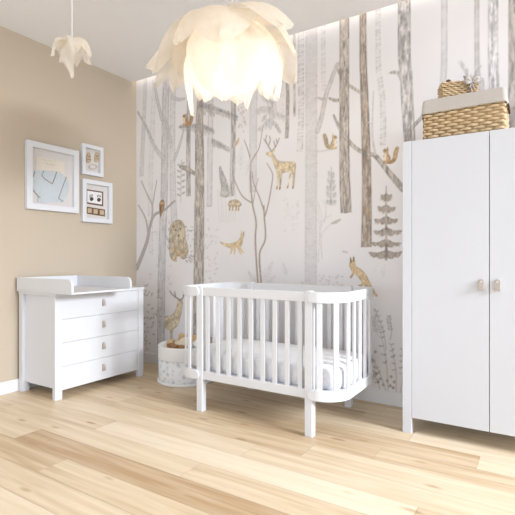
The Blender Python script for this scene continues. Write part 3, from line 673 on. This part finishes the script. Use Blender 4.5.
bm = bmesh.new(); lathe(bm, [(0, LZ-.008), (KR-.014, LZ-.008), (KR-.012, .199), (KR+.001, .199), (KR+.002, .206), (KR+.001, KH-.012), (KR+.004, KH-.004), (KR-.002, KH), (KR-.010, KH-.003), (KR-.012, LZ+.008), (KR-.02, LZ), (0, LZ)], KX, KY); bmesh.ops.remove_doubles(bm, verts=bm.verts, dist=1e-6); obj('plain_cuff', bm, FAB, t, smooth=True)
bm = bmesh.new(); lathe(bm, [(0, 0), (KR+.006, 0), (KR+.011, .006), (KR+.010, .016), (KR-.004, .022), (KR-.02, .014), (0, .014)], KX, KY); obj('bottom_piping', bm, FAB, t, smooth=True)
Z0 = LZ+.0008
def toy(name, bm, m, label, cat, bev=.003, **k): return tag(obj(name, bm, m, bevel=bev, **k), label, cat, k.pop('group', None))
def RT(x, y, z, a): return Matrix.Translation((x, y, z)) @ Matrix.Rotation(a, 4, 'Z')
toy('wooden_board', B((-.17, -.018, 0), (.17, .018, .098), RT(KX+.02, KY+.085, Z0, .04)), WOOD, 'long pale wooden board at the back of the toy basket', 'wooden toy')
bm = bmesh.new()
cl_ = [(-.07, 0), (.07, 0), (.085, .02), (.07, .04), (.045, .045), (.03, .065), (0, .072), (-.03, .06), (-.045, .045), (-.075, .04), (-.088, .018)]
q = smooth_pts(cl_, 5); prism(bm, [(a*1.15, b_*1.1) for a, b_ in q], 1, -.018, .018); bmesh.ops.transform(bm, matrix=RT(KX-.035, KY+.02, Z0+.004, .1), verts=bm.verts)
toy('wooden_cloud', bm, CREAMW, 'cream wooden cloud in front of the long board in the basket', 'wooden toy', .004)
toy('wooden_block', B((-.07, -.02, 0), (.07, .02, .034), RT(KX-.085, KY-.075, Z0, -.25)), WOODB, 'brown wooden block at the front left of the toy basket', 'wooden toy')
toy('wooden_block', B((-.05, -.02, 0), (.05, .02, .038), RT(KX+.055, KY-.085, Z0, .1)), WOODB, 'brown wooden block below the white ball in the toy basket', 'wooden toy')
toy('wooden_block', B((-.022, -.025, 0), (.02, .025, .05), RT(KX-.178, KY+.005, Z0, .3)), WOOD, 'pale short wooden block at the left rim of the toy basket', 'wooden toy')
bm = bmesh.new(); bmesh.ops.create_uvsphere(bm, u_segments=24, v_segments=14, radius=.042, matrix=Matrix.Translation((KX+.125, KY+.005, Z0+.042))); toy('toy_ball', bm, QUILT, 'small white ball on the wooden toys in the basket', 'ball', 0, smooth=True)

# ------------------------------------------------------------------ shadow-box frames on the beige wall
GL = bpy.data.materials.new('frame_glass'); GL.use_nodes = True; nt = GL.node_tree
for n in list(nt.nodes): nt.nodes.remove(n)
ou = nt.nodes.new('ShaderNodeOutputMaterial'); tr = nt.nodes.new('ShaderNodeBsdfTransparent'); gl = nt.nodes.new('ShaderNodeBsdfGlossy'); gl.inputs['Roughness'].default_value = .03
mx = nt.nodes.new('ShaderNodeMixShader'); mx.inputs[0].default_value = .04
nt.links.new(tr.outputs[0], mx.inputs[1]); nt.links.new(gl.outputs[0], mx.inputs[2]); nt.links.new(mx.outputs[0], ou.inputs[0])
MATB = mat('mount_board', (224, 218, 213), .95, .1)
CARD = mat('cream_card', (234, 225, 210), .95, .1); INK = mat('pale_brown_ink', (196, 176, 150), .9, .1)
BLUE = mat('pale_blue_knit', (208, 216, 220), .95, .1, var=.04, vscale=(60, 60, 60), bump=.2, bscale=300)
TAUP = mat('taupe_binding', (160, 146, 136), .9, .1); BRW = mat('dark_brown', (112, 78, 50), .8, .2); TANF = mat('tan_felt', (200, 178, 148), .95, .1)
PRNT = mat('print_ink', (74, 58, 50), .9, .1); WHP = mat('white_paper', (242, 240, 238), .9, .1)
FX = XL+.038
def frame(y0, y1, z0, z1, bw, label):
    t = thing('picture_frame', label, 'picture frame', (XL, (y0+y1)/2, z0), 'shadow box frames on the beige wall')
    bm = bmesh.new()
    o_ = [(y0, z0), (y1, z0), (y1, z1), (y0, z1)]; i_ = [(y0+bw, z0+bw), (y1-bw, z0+bw), (y1-bw, z1-bw), (y0+bw, z1-bw)]
    V = [[bm.verts.new((x, *p)) for p in ring] for x, ring in ((XL+.001, o_), (FX, o_), (FX, i_), (XL+.001, i_))]
    for a in range(4):
        for k in range(4): bm.faces.new((V[a][k], V[a][(k+1) % 4], V[(a+1) % 4][(k+1) % 4], V[(a+1) % 4][k]))
    obj('frame', bm, WHITE, t, bevel=.002)
    obj('mount', B((XL+.001, y0+bw-.002, z0+bw-.002), (XL+.005, y1-bw+.002, z1-bw+.002)), MATB, t)
    obj('glass', B((FX-.008, y0+bw-.001, z0+bw-.001), (FX-.006, y1-bw+.001, z1-bw+.001)), GL, t, label='clear glass pane')
    return t, XL+.0055
def flat(name, pts, x, th, m, parent, sm=0, label=None):
    q = smooth_pts(pts, sm) if sm else pts
    bm = bmesh.new(); prism(bm, [tuple(p) for p in q], 0, x, x+th); return obj(name, bm, m, parent, label=label)
def lines(name, ls, x, r, m, parent, label=None):
    bm = bmesh.new()
    for l in ls: tube(bm, [(x, *p) for p in smooth_pts(l, 3, False)] if len(l) > 2 else [(x, *p) for p in l], r, 6)
    return obj(name, bm, m, parent, label=label)
G1 = lambda u, v: at_left(u, v, XL+.008)
t, xb = frame(2.059, 2.535, 1.440, 1.991, .048, 'largest white frame on the beige wall holding a pale blue baby shirt')
c = flat('card', [G1(36, 171), G1(64.5, 177), G1(64.5, 162), G1(36, 156)][::-1], xb, .002, CARD, t)
ls = []
for (u0, v0, n_) in ((41, 158.5, 8), (44, 163, 6)):
    ls.append([G1(u0+i*2.1, v0+i*.42+random.uniform(-1.1, 1.1)) for i in range(n_)])
lines('handwriting', ls, xb+.0025, .0012, INK, c, 'thin pale brown script')
sh = [(33, 172), (36, 170.5), (42, 170.2), (50, 171), (57, 171.5), (62, 174), (66, 178), (69, 184), (68.5, 190), (66, 197), (63.5, 201.5), (61, 203), (59, 202), (44, 202.5), (38, 201.5), (37.5, 199.5), (38, 196), (35, 193.5), (32.5, 190), (32.5, 180)]
s_ = flat('baby_shirt', [G1(*p) for p in sh], xb, .006, BLUE, t, 3)
for l in ([(43.5, 171), (42, 176.5), (51.8, 184)], [(56.5, 172), (54, 179), (51.8, 184)], [(66, 177), (62, 188), (58.3, 198.5)], [(58.3, 198.5), (63, 201.5)], [(33, 190), (36, 194), (40, 198)], [(34.5, 171.5), (33, 177)]): lines('binding', [[G1(*p) for p in l]], xb+.007, .0032, TAUP, s_, 'taupe edging')
t, xb = frame(2.571, 2.799, 1.798, 2.074, .034, 'smallest white frame, upper right of the group on the beige wall')
bt = []
for (u, v) in ((88.5, 157.5), (96.5, 157)):
    bt_ = [(u-2.2, v+3.4), (u-1.6, v-2.8), (u, v-5.2), (u+1.8, v-2.5), (u+2, v+3.6), (u, v+5.4)]
    p_ = flat('baby_bootie', [G1(*p) for p in bt_], xb, .008, TANF, t, 4)
    lines('seam', [[G1(u-1.4, v-2), G1(u, v-.2), G1(u+1.5, v-1.8)], [G1(u-2.1, v+2), G1(u+2, v+2)]], xb+.0085, .0018, BRW, p_, 'brown stitched edge')
lines('wreath', [[G1(93+3.4*math.cos(a), 167+2.6*math.sin(a)) for a in np.linspace(0, 6.28, 14)], [G1(93+4.4*math.cos(a), 166.8+2*math.sin(a)) for a in np.linspace(.4, 6.6, 14)]], xb+.001, .0016, INK, t)
t, xb = frame(2.576, 2.903, 1.371, 1.757, .038, 'medium white frame holding dark baby prints, lower right on the beige wall')
def R4(u0, u1, va, vb, sl=.16): return [G1(u0, va), G1(u0, vb), G1(u1, vb+(u1-u0)*sl), G1(u1, va+(u1-u0)*sl)]
c = flat('print_border', R4(85.8, 103.2, 189, 203.5), xb, .003, BRW, t, label='brown wooden border')
k_ = flat('print_card', R4(87.2, 101.8, 190.6, 202.2), xb+.003, .001, WHP, c)
for (u, v, s_) in ((91.5, 199, 1), (98.8, 199.8, 1)):
    flat('footprint', [G1(u+1.9*math.cos(a)*s_, v+2.0*math.sin(a)) for a in np.linspace(0, 6.28, 12, endpoint=False)], xb+.004, .0008, PRNT, c, label='dark baby print')
for (u, v) in ((90, 197.5), (91.2, 196.6), (92.6, 196.6), (97.6, 197.4), (99, 197), (100.4, 197.4)): lines('toe_mark', [[G1(u, v), G1(u-.5, v-2.4)]], xb+.0045, .0032, PRNT, c, 'dark toe mark')
tg = flat('brown_strip', R4(86, 105, 206.5, 213.5), xb, .002, BRW, t)
for u in (89.5, 95.5, 101.8):
    v = 208+(u-86)*.16; flat('tag', [G1(u-2, v-.4), G1(u-2, v+4), G1(u+2, v+4.4), G1(u+2, v)], xb+.002, .003, TANF, tg, label='small tan felt square')

# ------------------------------------------------------------------ pendant lamps
PET = bpy.data.materials.new('petal_fabric'); PET.use_nodes = True; nt = PET.node_tree
for n in list(nt.nodes): nt.nodes.remove(n)
ou = nt.nodes.new('ShaderNodeOutputMaterial'); df = nt.nodes.new('ShaderNodeBsdfDiffuse'); tl_ = nt.nodes.new('ShaderNodeBsdfTranslucent'); tp = nt.nodes.new('ShaderNodeBsdfTransparent')
tc = nt.nodes.new('ShaderNodeTexCoord'); nz = nt.nodes.new('ShaderNodeTexNoise'); nz.inputs['Scale'].default_value = 30; nt.links.new(tc.outputs['Object'], nz.inputs[0])
cr = nt.nodes.new('ShaderNodeValToRGB'); cr.color_ramp.elements[0].color = L4((240, 230, 214)); cr.color_ramp.elements[1].color = L4((250, 244, 234)); nt.links.new(nz.outputs[0], cr.inputs[0])
for q in (df, tl_): nt.links.new(cr.outputs[0], q.inputs[0])
ma_ = nt.nodes.new('ShaderNodeMixShader'); ma_.inputs[0].default_value = .5; nt.links.new(df.outputs[0], ma_.inputs[1]); nt.links.new(tl_.outputs[0], ma_.inputs[2])
mb_ = nt.nodes.new('ShaderNodeMixShader'); mb_.inputs[0].default_value = .22; nt.links.new(ma_.outputs[0], mb_.inputs[1]); nt.links.new(tp.outputs[0], mb_.inputs[2]); nt.links.new(mb_.outputs[0], ou.inputs[0])
GLOW = bpy.data.materials.new('glowing_globe'); GLOW.use_nodes = True; b = GLOW.node_tree.nodes['Principled BSDF']
b.inputs['Base Color'].default_value = (.95, .92, .86, 1); b.inputs['Emission Color'].default_value = (1, .95, .87, 1); b.inputs['Emission Strength'].default_value = 1.27
CORD = mat('white_cord', (226, 224, 220), .6, .2)
def petal(base, tip, wd, bulge, parent, seed, tipp=1.6, nt_=12, ns=8):
    rs = random.Random(seed); base, tip = Vector(base), Vector(tip); ax = (tip-base)
    cen = parent_c[parent.name]; out = ((base+tip)/2-cen); out -= ax*(out.dot(ax)/ax.dot(ax)); out.normalize()
    sd = ax.cross(out).normalized(); bm = bmesh.new(); g_ = []
    ph = rs.uniform(0, 6)
    for i in range(nt_+1):
        t_ = i/nt_; wv = wd*(max(0, math.sin(PI*min(1, (t_*.86+.14)))**.7)*(1-.15*t_)) if t_ < 1 else .004
        wv = wd*min(1, .35+1.9*t_)*(max(.02, 1-t_**tipp))**.75
        row = []
        for j in range(-ns//2, ns//2+1):
            s_ = j/(ns/2)
            p = base+ax*t_+out*(bulge*math.sin(PI*t_**.8)-.28*wd*s_*s_*(1-.4*t_))+sd*(wv*s_)
            p += out*(.012*math.sin(5*t_+3*s_+ph))+ax.normalized()*(.012*math.sin(4*s_+ph)*t_)
            row.append(bm.verts.new(p))
        g_.append(row)
    for i in range(nt_):
        for j in range(ns): bm.faces.new((g_[i][j], g_[i][j+1], g_[i+1][j+1], g_[i+1][j]))
    return obj('petal', bm, PET, parent, smooth=True)
parent_c = {}
def on_depth(u, v, y): d = ray(u, v); k = y/d[1]; return Vector((d[0]*k, y, H+d[2]*k))
LY = 2.05
lc = on_depth(232, 56, LY)
t = thing('pendant_lamp', 'large glowing pendant lamp of cream fabric petals hanging over the crib', 'lamp', (lc.x, lc.y, lc.z), None)
parent_c[t.name] = lc
bm = bmesh.new(); tube(bm, [(lc.x, lc.y, ZC-.02), (lc.x, lc.y, lc.z+.12)], .004, 8); obj('cord', bm, CORD, t)
bm = bmesh.new(); tube(bm, [(lc.x, lc.y, ZC-.03), (lc.x, lc.y, ZC-.001)], [.055, .06], 24); obj('ceiling_cup', bm, CORD, t, bevel=.003)
bm = bmesh.new(); bmesh.ops.create_uvsphere(bm, u_segments=40, v_segments=24, radius=1)
for v in bm.verts: 
    n_ = v.co.copy(); k = 1+.04*math.sin(6*math.atan2(n_.y, n_.x))*(1-abs(n_.z)); v.co = Vector((n_.x*.19*k, n_.y*.19*k, n_.z*.205))+lc
obj('globe', bm, GLOW, t, smooth=True, label='glowing inner globe')
W_ = lambda u, v, y: on_depth(u, v, y)
# (base, tip, half width, bulge)
front = [((200, 44, 1.98), (191, 114, 1.90), .14, .03, 1.5), ((172, 30, 2.1), (172, 91, 2.08), .10, .05, 5), ((252, 44, 1.98), (246.5, 108, 1.87), .085, .04, 1.8), ((222, 40, 1.95), (222, 99, 1.83), .17, .07, 5),
         ((266, 26, 2.03), (268, 98, 2.02), .10, .05, 4), ((276, 24, 2.16), (277, 99, 2.20), .09, .04, 2.2), ((204, 44, 1.93), (207, 96, 1.84), .12, .06, 5), ((244, 40, 1.93), (243, 97, 1.84), .13, .06, 5),
         ((155, 20, 2.2), (153, 88, 2.24), .08, .03, 3)]
for i, (a, b_, wd, bu, tp_) in enumerate(front): 
    tp = W_(*b_); d = tp-lc; d.z = 0; d.normalize()          # every petal starts on the upper side of the globe
    petal(lc+d*.13+Vector((0, 0, .15)), tp, wd, max(bu, .09) if i in (1, 4, 5, 8) else bu+.05, t, i, tp_)
for i in range(9):
    az = 2*PI*i/9+.3; d = Vector((math.cos(az), math.sin(az), 0))
    petal(lc+d*.10+Vector((0, 0, .17)), lc+d*(.36+.05*(i % 3))+Vector((0, 0, -.02-.06*(i % 2))), .17, .08, t, 20+i, 4)
for i in range(6):
    az = 2*PI*i/6+1.0; d = Vector((math.cos(az), math.sin(az), 0))
    if d.y < -.2: continue
    petal(lc+d*.13+Vector((0, 0, .10)), lc+d*.24+Vector((0, 0, -.19)), .15, .06, t, 40+i, 4)
lp = bpy.data.lights.new('lamp_light', 'POINT'); lp.energy = 3; lp.color = (1, .96, .91); lp.shadow_soft_size = .1
lo = bpy.data.objects.new('lamp_light', lp); C.objects.link(lo); lo.parent = t; lo.location = (0, 0, -.29)
# a second, smaller pendant near the beige wall: only its lowest tip shows under the picture's upper border
sc_ = on_depth(72, 52, 1.55)
t = thing('pendant_lamp', 'smaller cream petal pendant hanging in front of the beige wall', 'lamp', (sc_.x, sc_.y, sc_.z))
parent_c[t.name] = sc_
bm = bmesh.new(); tube(bm, [(sc_.x, sc_.y, ZC-.02), (sc_.x, sc_.y, sc_.z+.05)], .003, 8); obj('cord', bm, CORD, t)
bm = bmesh.new(); tube(bm, [(sc_.x, sc_.y, ZC-.025), (sc_.x, sc_.y, ZC-.001)], [.04, .045], 20); obj('ceiling_cup', bm, CORD, t, bevel=.003)
tip = on_depth(72, 76.5, 1.55)
for i in range(7):
    az = 2*PI*i/7-1.3; d = Vector((math.cos(az), math.sin(az), 0))
    petal(sc_+d*.02+Vector((0, 0, .07)), (tip if i == 0 else sc_+d*.10+Vector((0, 0, -.03))), .055, .03, t, 60+i, 1.6)
